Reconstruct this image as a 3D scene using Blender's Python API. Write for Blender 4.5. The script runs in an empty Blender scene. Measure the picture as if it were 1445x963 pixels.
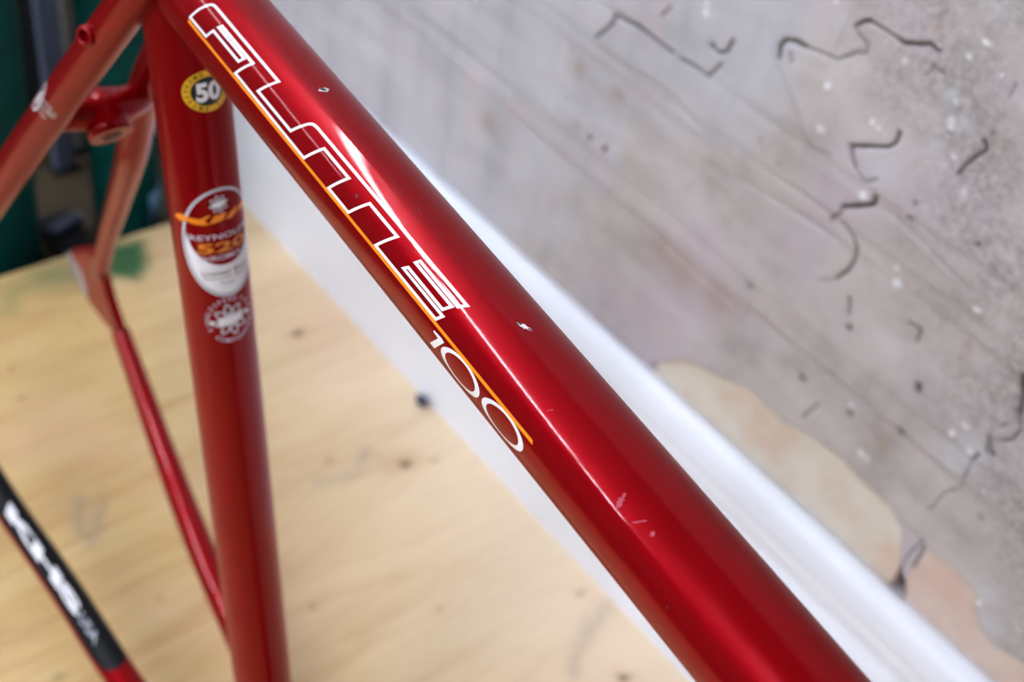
import bpy, bmesh, math, random
import numpy as np
from mathutils import Vector, Matrix
from mathutils.geometry import tessellate_polygon

random.seed(4)
S = bpy.context.scene
COL = S.collection

# ------------------------------------------------------------------ camera
cam_d = bpy.data.cameras.new('camera')
cam = bpy.data.objects.new('camera', cam_d)
COL.objects.link(cam)
right = Vector((0.612400, 0.778668, 0.136538))
down = Vector((0.595979, -0.341264, -0.726875))
fwd = Vector((-0.519399, 0.526512, -0.673060))
cam.matrix_world = Matrix(((right.x, -down.x, -fwd.x, 0.2934),
                           (right.y, -down.y, -fwd.y, -0.1852),
                           (right.z, -down.z, -fwd.z, 0.7090),
                           (0, 0, 0, 1)))
cam_d.sensor_width = 36.0
cam_d.lens = 1800.0 / 1445.0 * 36.0
cam_d.clip_start = 0.01
cam_d.dof.use_dof = True
cam_d.dof.focus_distance = 0.352
cam_d.dof.aperture_fstop = 10.5
S.camera = cam

# ------------------------------------------------------------------ world, exposure
wd = bpy.data.worlds.new('room_air')
S.world = wd
wd.use_nodes = True
wd.node_tree.nodes['Background'].inputs[0].default_value = (0.86, 0.90, 1.0, 1)
wd.node_tree.nodes['Background'].inputs[1].default_value = 0.2
S.view_settings.view_transform = 'Standard'
S.view_settings.look = 'None'
S.view_settings.gamma = 1.0
S.view_settings.use_curve_mapping = False
S.view_settings.exposure = 0.08
LAMP_POWER = 40.0
LAMP_COLOR = (0.87, 0.91, 1.0, 1)

# ------------------------------------------------------------------ helpers
def link(o, parent=None):
    COL.objects.link(o)
    if parent is not None:
        o.parent = parent
    return o

def tag(o, label=None, cat=None, group=None, kind=None):
    if label: o['label'] = label
    if cat: o['category'] = cat
    if group: o['group'] = group
    if kind: o['kind'] = kind
    return o

def mesh_obj(name, verts, faces, mats, parent=None, smooth=True, matidx=None):
    me = bpy.data.meshes.new(name)
    me.from_pydata([tuple(v) for v in verts], [], faces)
    for m in (mats if isinstance(mats, (list, tuple)) else [mats]):
        me.materials.append(m)
    if smooth:
        me.polygons.foreach_set('use_smooth', [True] * len(me.polygons))
    if matidx is not None:
        me.polygons.foreach_set('material_index', matidx)
    me.update()
    return link(bpy.data.objects.new(name, me), parent)

def bm_obj(name, bm, mat, parent=None, smooth=False):
    me = bpy.data.meshes.new(name)
    bmesh.ops.recalc_face_normals(bm, faces=bm.faces)
    bm.to_mesh(me); bm.free()
    for m in (mat if isinstance(mat, (list, tuple)) else [mat]):
        me.materials.append(m)
    if smooth:
        me.polygons.foreach_set('use_smooth', [True] * len(me.polygons))
    return link(bpy.data.objects.new(name, me), parent)

def bm_box(bm, lo, hi, bevel=0.0):
    r = bmesh.ops.create_cube(bm, size=1.0)
    vs = r['verts']
    for v in vs:
        v.co = Vector([lo[i] + (v.co[i] + 0.5) * (hi[i] - lo[i]) for i in range(3)])
    if bevel > 0:
        es = list({e for v in vs for e in v.link_edges})
        bmesh.ops.bevel(bm, geom=es, offset=bevel, segments=2, affect='EDGES', profile=0.5)

def empty(name, loc=(0, 0, 0)):
    o = bpy.data.objects.new(name, None)
    o.location = loc
    o.empty_display_size = 0.05
    return link(o)

# ------------------------------------------------------------------ materials
def new_mat(name):
    m = bpy.data.materials.new(name)
    m.use_nodes = True
    nt = m.node_tree
    return m, nt, nt.nodes['Principled BSDF']

def nd(nt, t, **kw):
    n = nt.nodes.new(t)
    for k, v in kw.items():
        setattr(n, k, v)
    return n

def noise(nt, scale, detail=4, rough=0.5, vec=None, dim='3D'):
    n = nd(nt, 'ShaderNodeTexNoise')
    n.inputs['Scale'].default_value = scale
    n.inputs['Detail'].default_value = detail
    n.inputs['Roughness'].default_value = rough
    if vec is not None:
        nt.links.new(vec, n.inputs['Vector'])
    return n

def objco(nt, scale=(1, 1, 1), rot=(0, 0, 0)):
    tc = nd(nt, 'ShaderNodeTexCoord')
    mp = nd(nt, 'ShaderNodeMapping')
    mp.inputs['Scale'].default_value = scale
    mp.inputs['Rotation'].default_value = rot
    nt.links.new(tc.outputs['Object'], mp.inputs['Vector'])
    return mp.outputs['Vector']

def ramp(nt, fac, stops):
    r = nd(nt, 'ShaderNodeValToRGB')
    el = r.color_ramp.elements
    while len(el) < len(stops):
        el.new(0.5)
    for e, (p, c) in zip(el, stops):
        e.position = p
        e.color = (*c, 1) if len(c) == 3 else c
    nt.links.new(fac, r.inputs['Fac'])
    return r.outputs['Color']

def mixc(nt, fac, a, b, blend='MIX'):
    m = nd(nt, 'ShaderNodeMix', data_type='RGBA', blend_type=blend)
    for sock, val in ((m.inputs[0], fac), (m.inputs[6], a), (m.inputs[7], b)):
        if hasattr(val, 'links') or hasattr(val, 'is_linked'):
            nt.links.new(val, sock)
        elif isinstance(val, (int, float)):
            sock.default_value = val
        else:
            sock.default_value = (*val, 1) if len(val) == 3 else val
    return m.outputs[2]

def mathn(nt, op, a, b=None):
    m = nd(nt, 'ShaderNodeMath', operation=op)
    for i, v in enumerate((a, b)):
        if v is None: continue
        if isinstance(v, (int, float)): m.inputs[i].default_value = v
        else: nt.links.new(v, m.inputs[i])
    return m.outputs[0]

def bump(nt, h, strength, dist, target):
    b = nd(nt, 'ShaderNodeBump')
    b.inputs['Strength'].default_value = strength
    b.inputs['Distance'].default_value = dist
    nt.links.new(h, b.inputs['Height'])
    nt.links.new(b.outputs['Normal'], target)
    return b

def plain(name, col, rough=0.5, metal=0.0, coat=0.0, var=0.08, nscale=60.0, spec=0.4):
    """one colour with a faint procedural mottling"""
    m, nt, p = new_mat(name)
    v = objco(nt)
    n = noise(nt, nscale, 3, 0.5, v)
    lo = tuple(max(0, c * (1 - var)) for c in col)
    hi = tuple(min(1, c * (1 + var)) for c in col)
    nt.links.new(ramp(nt, n.outputs['Fac'], [(0.3, lo), (0.7, hi)]), p.inputs['Base Color'])
    p.inputs['Roughness'].default_value = rough
    p.inputs['Metallic'].default_value = metal
    p.inputs['Coat Weight'].default_value = coat
    p.inputs['Coat Roughness'].default_value = 0.04
    p.inputs['Specular IOR Level'].default_value = spec
    return m

def red_paint():
    m, nt, p = new_mat('candy_red_enamel')
    v = objco(nt)
    n1 = noise(nt, 12, 2, 0.5, v)
    nt.links.new(ramp(nt, n1.outputs['Fac'], [(0.3, (0.205, 0.0, 0.0010)), (0.7, (0.22, 0.0, 0.0018))]), p.inputs['Base Color'])
    p.inputs['Metallic'].default_value = 0.35
    p.inputs['Roughness'].default_value = 0.30
    p.inputs['Specular IOR Level'].default_value = 0.1
    p.inputs['Specular Tint'].default_value = (1.0, 0.1, 0.3, 1)
    p.inputs['Coat Weight'].default_value = 0.46
    p.inputs['Coat IOR'].default_value = 1.42
    n3 = noise(nt, 700, 4, 0.7, v)
    nt.links.new(ramp(nt, n3.outputs['Fac'], [(0.40, (0.010,) * 3), (0.75, (0.05,) * 3)]), p.inputs['Coat Roughness'])
    # hair-line wipe scratches in the lacquer
    vs = objco(nt, (260, 2600, 2600), (0.3, 0.5, 0.2))
    n4 = noise(nt, 1.0, 3, 0.7, vs)
    bump(nt, n4.outputs['Fac'], 0.03, 0.0002, p.inputs['Coat Normal'])
    return m

M = {}
M['red'] = red_paint()
M['white_ink'] = plain('white_ink', (0.80, 0.80, 0.84), 0.35, coat=0.6)
M['lilac_ink'] = plain('lilac_ink', (0.62, 0.56, 0.70), 0.4, coat=0.5)
M['silver_ink'] = plain('silver_ink', (0.52, 0.55, 0.62), 0.35, coat=0.5)
M['orange_ink'] = plain('orange_ink', (0.86, 0.24, 0.006), 0.4, coat=0.3)
M['amber_ink'] = plain('amber_ink', (0.70, 0.20, 0.010), 0.4, coat=0.5)
M['yellow_ink'] = plain('yellow_ink', (0.76, 0.42, 0.008), 0.4, coat=0.5)
M['black_ink'] = plain('black_ink', (0.006, 0.008, 0.012), 0.3, coat=0.5)
M['brown_ink'] = plain('brown_ink', (0.10, 0.05, 0.045), 0.4, coat=0.3)
M['black_film'] = plain('black_film', (0.003, 0.004, 0.006), 0.45, spec=0.15)
M['bare_steel'] = plain('bare_steel', (0.40, 0.39, 0.43), 0.45, metal=0.6)
M['chip_dark'] = plain('chip_dark', (0.03, 0.035, 0.03), 0.5)
M['scuff'] = plain('scuff', (0.36, 0.025, 0.06), 0.5, coat=0.1, var=0.35, nscale=900)
M['bore'] = plain('dark_bore', (0.03, 0.002, 0.003), 0.6)

# ------------------------------------------------------------------ numpy value noise
def vnoise(x, y, scale, seed):
    rs = np.random.RandomState(seed)
    g = rs.rand(257, 257)
    xs = (x * scale) % 256; ys = (y * scale) % 256
    xi = xs.astype(int); yi = ys.astype(int)
    fx = xs - xi; fy = ys - yi
    fx = fx * fx * (3 - 2 * fx); fy = fy * fy * (3 - 2 * fy)
    return ((g[xi, yi] * (1 - fx) + g[xi + 1, yi] * fx) * (1 - fy)
            + (g[xi, yi + 1] * (1 - fx) + g[xi + 1, yi + 1] * fx) * fy)

def fbm(x, y, scale, seed, octs=4):
    o = np.zeros_like(x); a = 0.5
    for k in range(octs):
        o += a * vnoise(x, y, scale * 2 ** k, seed + k); a *= 0.5
    return o

def poly_dist(x, y, pts):
    d = np.full(x.shape, 1e9)
    for (ax, ay), (bx, by) in zip(pts[:-1], pts[1:]):
        ex, ey = bx - ax, by - ay
        L = ex * ex + ey * ey + 1e-12
        t = np.clip(((x - ax) * ex + (y - ay) * ey) / L, 0, 1)
        d = np.minimum(d, np.hypot(x - ax - t * ex, y - ay - t * ey))
    return d

def in_poly(x, y, pts):
    c = np.zeros(x.shape, bool)
    j = len(pts) - 1
    for i in range(len(pts)):
        xi, yi = pts[i]; xj, yj = pts[j]
        k = ((yi > y) != (yj > y)) & (x < (xj - xi) * (y - yi) / (yj - yi + 1e-12) + xi)
        c ^= k
        j = i
    return c

def soft_poly(x, y, pts, w):
    d = poly_dist(x, y, list(pts) + [pts[0]])
    ins = in_poly(x, y, pts)
    sd = np.where(ins, d, -d)
    return np.clip(sd / w * 0.5 + 0.5, 0, 1)

def grid_mesh(name, a, b, pos, attrs, mat, parent=None):
    """tensor grid; pos(A,B)->(n,3); attrs name->(n,4)"""
    A, B = np.meshgrid(a, b, indexing='ij')
    P = pos(A.ravel(), B.ravel())
    na, nb = len(a), len(b)
    i = np.arange(na - 1)[:, None] * nb + np.arange(nb - 1)[None, :]
    q = np.stack([i, i + nb, i + nb + 1, i + 1], -1).reshape(-1, 4)
    me = bpy.data.meshes.new(name)
    me.vertices.add(len(P)); me.vertices.foreach_set('co', P.astype(np.float32).ravel())
    me.loops.add(q.size); me.loops.foreach_set('vertex_index', q.astype(np.int32).ravel())
    me.polygons.add(len(q))
    me.polygons.foreach_set('loop_start', np.arange(0, q.size, 4, dtype=np.int32))
    me.polygons.foreach_set('loop_total', np.full(len(q), 4, dtype=np.int32))
    me.polygons.foreach_set('use_smooth', np.ones(len(q), bool))
    me.update(calc_edges=True)
    for k, arr in attrs(A.ravel(), B.ravel()).items():
        at = me.color_attributes.new(k, 'FLOAT_COLOR', 'POINT')
        at.data.foreach_set('color', arr.astype(np.float32).ravel())
    me.materials.append(mat)
    return link(bpy.data.objects.new(name, me), parent)

def attr(nt, name):
    a = nd(nt, 'ShaderNodeAttribute')
    a.attribute_name = name
    s = nd(nt, 'ShaderNodeSeparateColor')
    nt.links.new(a.outputs['Color'], s.inputs['Color'])
    return s.outputs['Red'], s.outputs['Green'], s.outputs['Blue'], a.outputs['Alpha']

# ------------------------------------------------------------------ plastered wall (x, z in metres on the wall plane)
YW = 0.2867          # wall plane
YB = 0.2687          # face of the skirting board
PX = 0.00037         # marks below carry their half width in units of this
CR= [(2.0, 0.9, [[-0.1491, 0.3586], [-0.143, 0.3668], [-0.1385, 0.374], [-0.1382, 0.3784], [-0.1319, 0.3792], [-0.1196, 0.3809], [-0.1101, 0.3806], [-0.0991, 0.38], [-0.0931, 0.3803]]), (1.8, 0.8, [[-0.0868, 0.3796], [-0.0768, 0.3811], [-0.0663, 0.3805], [-0.0627, 0.3866], [-0.0601, 0.3914]]), (2.0, 0.9, [[-0.0693, 0.3972], [-0.0632, 0.396], [-0.0586, 0.3991], [-0.0571, 0.4065]]), (2.0, 0.6, [[-0.105, 0.396], [-0.1005, 0.4028]]), (2.2, 1, [[-0.0281, 0.4124], [-0.0296, 0.418], [-0.028, 0.4221], [-0.0225, 0.4245], [-0.0152, 0.4253]]), (1.3, 0.7, [[-0.0152, 0.4253], [-0.006, 0.4271], [0.0033, 0.4285], [0.0108, 0.4362], [0.0157, 0.4384], [0.0143, 0.4431], [0.0089, 0.4448], [0.0061, 0.4473]]), (2.0, 1, [[0.0061, 0.4473], [0.0091, 0.4513], [0.0127, 0.4536]]), (1.3, 0.9, [[0.0127, 0.4536], [0.0175, 0.4532], [0.0218, 0.4535], [0.0288, 0.4529]]), (2.2, 1, [[0.0288, 0.4529], [0.0322, 0.4528], [0.0395, 0.4562], [0.0436, 0.4589], [0.0487, 0.4583]]), (1.8, 0.6, [[-0.0225, 0.4181], [-0.0205, 0.4144]]), (1.9, 1, [[0.0454, 0.4142], [0.0459, 0.4092], [0.0441, 0.4054], [0.0376, 0.4014], [0.0279, 0.3959], [0.0253, 0.3948], [0.0287, 0.3897], [0.032, 0.3862]]), (1.5, 0.5, [[0.032, 0.3862], [0.0395, 0.383], [0.0448, 0.3876]]), (1.5, 0.25, [[-0.0278, 0.4082], [-0.0189, 0.4022], [-0.0069, 0.3915], [-0.0001, 0.3842], [0.0049, 0.3816], [0.0166, 0.3843]]), (1.8, 0.9, [[0.0839, 0.4337], [0.0862, 0.4301], [0.0841, 0.4257], [0.0807, 0.4184], [0.0799, 0.4132]]), (2.6, 1, [[0.0472, 0.3792], [0.0476, 0.3754], [0.0404, 0.3694], [0.033, 0.3631]]), (1.6, 0.8, [[0.033, 0.3631], [0.0326, 0.3593], [0.0283, 0.3527]]), (1.8, 0.85, [[0.0347, 0.3559], [0.0424, 0.3528], [0.0471, 0.3476], [0.0479, 0.3396], [0.047, 0.3326], [0.0427, 0.3242]]), (1.2, 0.5, [[0.0427, 0.3242], [0.0347, 0.3175]]), (2.4, 1, [[0.1466, 0.3463], [0.1501, 0.3369], [0.1538, 0.3274]]), (1.1, 0.9, [[0.1538, 0.3274], [0.1573, 0.3202], [0.1568, 0.3124], [0.1537, 0.3095]]), (1.1, 0.8, [[0.1493, 0.314], [0.1507, 0.318]]), (1.3, 0.9, [[0.1472, 0.3067], [0.1496, 0.2981], [0.1533, 0.2988], [0.149, 0.303]]), (1.3, 0.8, [[0.1473, 0.2945], [0.1459, 0.2876]]), (1.0, 0.6, [[0.1459, 0.2876], [0.1463, 0.2794], [0.1468, 0.2682], [0.1416, 0.2584], [0.1406, 0.2498], [0.1382, 0.2412]]), (1.6, 0.5, [[0.0546, 0.2326], [0.0608, 0.2496]]), (1.6, 0.5, [[0.0564, 0.2709], [0.0626, 0.2726]]), (1.8, 0.7, [[0.0542, 0.32], [0.0566, 0.3113]]), (1.8, 0.7, [[0.0882, 0.33], [0.0939, 0.3308], [0.0947, 0.3237]]), (1.5, 0.5, [[0.0477, 0.4452], [0.0498, 0.4502], [0.0551, 0.4503]]), (1.3, 0.5, [[0.0867, 0.4633], [0.0869, 0.4569]]), (1.5, 0.9, [[0.1457, 0.2194], [0.1456, 0.2023]]), (1.0, 0.8, [[0.1437, 0.223], [0.1402, 0.2083], [0.1407, 0.1933]]), (1.0, 0.5, [[0.1299, 0.2223], [0.1402, 0.2234], [0.1452, 0.2205]])]
TL= [[[0.0518, 0.3771], [0.0675, 0.3763], [0.0803, 0.3738], [0.0932, 0.3704], [0.1035, 0.3676], [0.1101, 0.3679]], [[-0.0097, 0.3541], [0.0052, 0.3542], [0.017, 0.3547], [0.0261, 0.3549]], [[0.0185, 0.2689], [0.0371, 0.2697], [0.0566, 0.2703], [0.0751, 0.2719], [0.0925, 0.2716]], [[-0.2463, 0.2843], [-0.2128, 0.2903], [-0.1737, 0.2892]], [[-0.1057, 0.3565], [-0.0818, 0.3554], [-0.0662, 0.3499], [-0.0413, 0.3467]], [[-0.0959, 0.2716], [-0.0516, 0.2664], [0.0005, 0.2641]], [[-0.032, 0.3386], [0.0355, 0.3439]], [[-0.2747, 0.288], [-0.214, 0.2855]]]
SP= [(-0.1404, 0.2961, 5, 1), (-0.1271, 0.2961, 5.5, 1), (-0.0686, 0.3972, 5, 1), (-0.1676, 0.3405, 5, 0.3), (-0.1656, 0.3085, 5, 0.3), (0.1022, 0.3901, 3.5, 1), (0.0679, 0.3806, 3.5, 0.8), (0.0675, 0.3894, 4, 0.6), (-0.0035, 0.2839, 7, 0.6), (0.06, 0.3047, 6, 0.8), (0.1056, 0.3036, 5, 1.0), (0.1065, 0.3017, 5, 1.0), (0.045, 0.2552, 7, 0.7), (0.0787, 0.2584, 6, 0.7), (0.1078, 0.272, 6, 0.8), (0.0682, 0.4279, 3.5, 0.6), (0.0865, 0.4391, 3, 0.6), (-0.0245, 0.3675, 4, 0.3), (-0.0092, 0.3616, 4, 0.3), (0.0496, 0.4506, 4, 0.6), (0.1627, 0.2611, 4, 0.6), (-0.0506, 0.1842, 5, 0.9)]
WH= [(0.0627, 0.4631, 5), (0.0662, 0.4424, 5), (0.0663, 0.4331, 6), (0.0678, 0.4309, 6), (0.0748, 0.4188, 6), (0.032, 0.4115, 5), (0.035, 0.4106, 4), (0.0034, 0.4149, 6), (0.0363, 0.4462, 5), (0.0681, 0.472, 6), (0.0796, 0.4636, 4), (-0.0078, 0.4524, 5), (0.0476, 0.4596, 4), (0.0858, 0.4076, 8), (0.0734, 0.3442, 8), (0.0707, 0.3532, 6), (0.1149, 0.3612, 6), (0.041, 0.3767, 8), (0.0782, 0.2645, 7), (0.0935, 0.2427, 7), (0.098, 0.2417, 6), (0.135, 0.3021, 7), (0.1312, 0.2938, 6), (0.1429, 0.2916, 6), (0.2053, 0.2204, 5), (0.1835, 0.2156, 6), (0.1574, 0.276, 4), (0.0077, 0.3935, 8), (-0.077, 0.411, 9), (-0.2586, 0.3258, 7), (-0.0785, 0.4153, 6)]
BL= [(0.0447, 0.3932, 22), (0.0628, 0.4429, 14), (0.1417, 0.2891, 28), (0.1366, 0.277, 20), (0.1926, 0.2076, 22), (0.1843, 0.2249, 16), (0.064, 0.4193, 12), (0.0737, 0.4365, 14)]
BR= [(0.0439, 0.4675, 6), (0.1185, 0.3394, 7), (0.1188, 0.3327, 8), (0.1176, 0.3413, 4), (-0.1526, 0.2977, 12), (-0.1254, 0.3351, 14), (-0.2332, 0.2505, 25), (-0.0502, 0.2621, 45), (-0.0214, 0.2628, 40), (-0.069, 0.2643, 30), (-0.1183, 0.3816, 8), (0.0606, 0.083, 1), (0.0289, 0.3544, 8), (0.1021, 0.2585, 16), (-0.1597, 0.3339, 20)]
CREAM1= [[-0.0498, 0.1818], [-0.0472, 0.1898], [-0.033, 0.2027], [-0.0199, 0.2091], [-0.0065, 0.2136], [0.0045, 0.2171], [0.0202, 0.2226], [0.0299, 0.2216], [0.0441, 0.2203], [0.0618, 0.2262], [0.085, 0.2284], [0.0999, 0.2256], [0.111, 0.2257], [0.1209, 0.2244], [0.131, 0.217], [0.1361, 0.2037], [0.1403, 0.1892], [0.1408, 0.1802], [0.1401, 0.1599], [-0.0189, 0.1479]]
CREAM2= [[0.1503, 0.1795], [0.1456, 0.1901], [0.146, 0.2045], [0.1472, 0.2195], [0.1572, 0.2206], [0.1675, 0.2206], [0.1795, 0.2193], [0.1834, 0.2085], [0.191, 0.2004], [0.2007, 0.1985], [0.211, 0.2027], [0.2174, 0.204], [0.2227, 0.2083], [0.2332, 0.1872], [0.2156, 0.1624]]
GAP= [[0.1403, 0.1785], [0.1404, 0.1894], [0.1397, 0.1956], [0.1424, 0.1917], [0.1449, 0.1892], [0.1499, 0.1789]]

def wall_fields(x, z):
    jx = x + (fbm(x, z, 220, 31, 2) - 0.37) * 0.0012
    jz = z + (fbm(x, z, 220, 41, 2) - 0.37) * 0.0012
    crack = np.zeros_like(x)
    for w, a, pts in CR:
        p = np.array(pts); lo = p.min(0) - 0.012; hi = p.max(0) + 0.012
        k = (x > lo[0]) & (x < hi[0]) & (z > lo[1]) & (z < hi[1])
        if not k.any(): continue
        d = poly_dist(jx[k], jz[k], pts)
        crack[k] = np.maximum(crack[k], a * np.exp(-(d / (w * PX * 1.35)) ** 2))
    for (sx, sz, r, a) in SP:
        crack = np.maximum(crack, a * np.exp(-(((jx - sx) ** 2 + (jz - sz) ** 2) / (r * PX * 0.95) ** 2)))
    cr1 = soft_poly(jx, jz, CREAM1, 0.0012)
    cr2 = soft_poly(jx, jz, CREAM2, 0.0012)
    gap = soft_poly(jx, jz, GAP, 0.0010)
    fl = np.zeros_like(x)
    qx = x + (fbm(x, z, 330, 33, 2) - 0.37) * 0.0040; qz = z + (fbm(x, z, 330, 43, 2) - 0.37) * 0.0040
    for (sx, sz, r) in WH:
        q = 0.55 + 0.45 * math.sin(sx * 4000 + sz * 977) ** 2
        fl = np.maximum(fl, q * np.exp(-(((qx - sx) ** 2 + (qz - sz) ** 2) / (r * PX * 0.72) ** 2) ** 1.2))
    bl = np.zeros_like(x)
    for (sx, sz, r) in BL:
        bl = np.maximum(bl, np.exp(-(((jx - sx) ** 2 + (jz - sz) ** 2) / (r * PX) ** 2)))
    br = np.zeros_like(x)
    for (sx, sz, r) in BR:
        br = np.maximum(br, np.exp(-(((jx - sx) ** 2 + (jz - sz) ** 2) / (r * PX) ** 2)))
    line = np.zeros_like(x)
    for pts in TL:
        p = np.array(pts); lo = p.min(0) - 0.01; hi = p.max(0) + 0.01
        k = (x > lo[0]) & (x < hi[0]) & (z > lo[1]) & (z < hi[1])
        if k.any():
            d = poly_dist(jx[k], jz[k], pts)
            line[k] = np.maximum(line[k], np.exp(-(d / 0.0011) ** 2))
    # lime wash over the far half of the wall
    edge = -0.035 + (z - 0.38) * 0.75 + (fbm(x, z, 28, 7, 3) - 0.44) * 0.12
    wash = np.clip((edge - x) / 0.035 + 0.2, 0, 1)
    rough = np.clip((x - 0.02 + (z - 0.40) * 0.8) / 0.08, 0, 1) * np.clip(fbm(x, z, 35, 17, 3) * 2.4 - 0.2, 0, 1)
    return dict(crack=crack, cr1=cr1, cr2=cr2, gap=gap, fl=fl, bl=bl, br=br, line=line, wash=wash, rough=rough)

def wall_pos(x, z):
    f = wall_fields(x, z)
    h = (fbm(x * 0.5, z * 1.7, 22, 3, 3) - 0.44) * 0.0035 + (fbm(x, z, 120, 5, 4) - 0.46) * 0.0012 * (0.6 + 1.2 * f['rough'])
    # shallow board-form steps running along the wall
    for z0, a in ((0.272, 0.0011), (0.346, 0.0009), (0.356, 0.0008), (0.382, 0.0008), (0.289, 0.0008)):
        h += a / (1 + np.exp(-(z - z0 - (fbm(x, z, 12, 57, 2) - 0.37) * 0.004) / 0.0007)) - a * 0.5
    h -= 0.0022 * f['crack'] + 0.0008 * f['line']
    h += 0.0007 * f['fl']
    edge1 = 4 * f['cr1'] * (1 - f['cr1']); edge2 = 4 * f['cr2'] * (1 - f['cr2'])
    h = h * (1 - 0.6 * np.maximum(f['cr1'], f['cr2']))
    h -= 0.0030 * f['cr1'] + 0.0022 * f['cr2']
    h -= 0.012 * f['gap']
    return np.stack([x, YW - h, z], -1)

def wall_attrs(x, z):
    f = wall_fields(x, z)
    return {'marks': np.stack([np.clip(f['crack'] + f['gap'], 0, 1), f['cr1'], f['fl'], f['cr2']], -1),
            'stains': np.stack([f['br'], f['bl'], f['wash'], f['rough']], -1)}

def wall_material():
    m, nt, p = new_mat('old_plaster')
    v = objco(nt)
    ck, c1, fl, c2 = attr(nt, 'marks')
    br, bl, wash, rgh = attr(nt, 'stains')
    n1 = noise(nt, 26, 6, 0.62, v)
    base = ramp(nt, n1.outputs['Fac'], [(0.30, (0.35, 0.318, 0.308)), (0.5, (0.46, 0.425, 0.412)), (0.72, (0.53, 0.495, 0.482))])
    n2 = noise(nt, 11, 3, 0.5, v)
    base = mixc(nt, ramp(nt, n2.outputs['Fac'], [(0.48, (0, 0, 0)), (0.70, (0.75, 0.75, 0.75))]), base, (0.47, 0.41, 0.47))
    n3 = noise(nt, 260, 5, 0.65, v)
    base = mixc(nt, mathn(nt, 'MULTIPLY', rgh, 0.85), base, ramp(nt, n3.outputs['Fac'], [(0.35, (0.17, 0.15, 0.145)), (0.65, (0.43, 0.395, 0.385))]))
    washc = ramp(nt, n1.outputs['Fac'], [(0.3, (0.43, 0.425, 0.455)), (0.7, (0.53, 0.525, 0.56))])
    n5 = noise(nt, 34, 3, 0.5, v)
    washc = mixc(nt, ramp(nt, n5.outputs['Fac'], [(0.56, (0, 0, 0)), (0.75, (0.7, 0.7, 0.7))]), washc, (0.56, 0.47, 0.50))
    n6 = noise(nt, 1.0, 4, 0.55, objco(nt, (42, 42, 5)))
    washc = mixc(nt, ramp(nt, n6.outputs['Fac'], [(0.50, (0, 0, 0)), (0.72, (0.55,) * 3)]), washc, (0.36, 0.36, 0.39))
    base = mixc(nt, wash, base, washc)
    base = mixc(nt, mathn(nt, 'MULTIPLY', bl, 0.55), base, (0.50, 0.53, 0.58))
    base = mixc(nt, mathn(nt, 'MULTIPLY', br, 0.45), base, (0.30, 0.20, 0.12))
    n4 = noise(nt, 30, 4, 0.5, v)
    cream = ramp(nt, n4.outputs['Fac'], [(0.35, (0.60, 0.46, 0.36)), (0.5, (0.63, 0.57, 0.48)), (0.7, (0.68, 0.63, 0.56))])
    base = mixc(nt, c1, base, cream)
    base = mixc(nt, c2, base, ramp(nt, n4.outputs['Fac'], [(0.35, (0.58, 0.44, 0.37)), (0.65, (0.64, 0.56, 0.49))]))
    base = mixc(nt, fl, base, (0.82, 0.84, 0.87))
    base = mixc(nt, mathn(nt, 'MULTIPLY', ck, 0.97), base, (0.030, 0.018, 0.012))
    nt.links.new(base, p.inputs['Base Color'])
    p.inputs['Roughness'].default_value = 0.85
    p.inputs['Specular IOR Level'].default_value = 0.25
    bump(nt, n3.outputs['Fac'], 0.35, 0.0008, p.inputs['Normal'])
    return m

xs = np.concatenate([np.linspace(-1.2, -0.56, 17)[:-1], np.linspace(-0.56, -0.16, 270)[:-1], np.linspace(-0.16, 0.26, 470)[:-1], np.linspace(0.26, 1.3, 26)])
zs = np.concatenate([np.linspace(-0.06, 0.165, 6)[:-1], np.linspace(0.165, 0.50, 380)[:-1], np.linspace(0.50, 1.93, 26)])
wall = grid_mesh('wall_right', xs, zs, wall_pos, wall_attrs, wall_material())
tag(wall, 'rough grey plastered wall with cracks and a cream patch above the skirting', 'wall', kind='structure')

# ------------------------------------------------------------------ skirting board: moulded profile swept along the wall
def skirting():
    prof = [(YW + 0.006, 0.0)]
    prof = [(YB, 0.0), (YB, 0.128), (YB + 0.0004, 0.134), (YB + 0.0018, 0.1385), (YB + 0.0040, 0.1425), (YB + 0.0055, 0.1465),
            (YB + 0.0055, 0.1490), (YB + 0.0042, 0.1500), (YB + 0.0040, 0.1512), (YB + 0.0050, 0.1560), (YB + 0.0058, 0.1600),
            (YB + 0.0054, 0.1612), (YB + 0.0056, 0.1622), (YB + 0.0070, 0.1690), (YB + 0.0095, 0.1745), (YB + 0.0130, 0.1780),
            (YB + 0.0165, 0.1790), (YB + 0.0215, 0.1790), (YB + 0.0215, 0.0)]
    x0, x1 = -1.2, 1.3
    n = len(prof)
    vs = [(x0, y, z) for y, z in prof] + [(x1, y, z) for y, z in prof]
    fs = [(i, (i + 1) % n, n + (i + 1) % n, n + i) for i in range(n)]
    fs += [tuple(range(n - 1, -1, -1)), tuple(range(n, 2 * n))]
    m, nt, p = new_mat('white_gloss_woodwork')
    v = objco(nt, (3, 60, 60))
    n1 = noise(nt, 3, 5, 0.6, v)
    nt.links.new(ramp(nt, n1.outputs['Fac'], [(0.3, (0.77, 0.80, 0.87)), (0.7, (0.81, 0.84, 0.91))]), p.inputs['Base Color'])
    p.inputs['Roughness'].default_value = 0.42
    bump(nt, n1.outputs['Fac'], 0.08, 0.0008, p.inputs['Normal'])
    o = mesh_obj('baseboard_right', vs, fs, m, smooth=False)
    for q in o.data.polygons:
        q.use_smooth = False
    o.data.polygons.foreach_set('use_smooth', [4 <= 0 or (2 <= k <= 16) for k in range(len(o.data.polygons))])
    tag(o, 'tall white moulded skirting board along the plaster wall', 'baseboard', kind='structure')
skirting()

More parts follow.
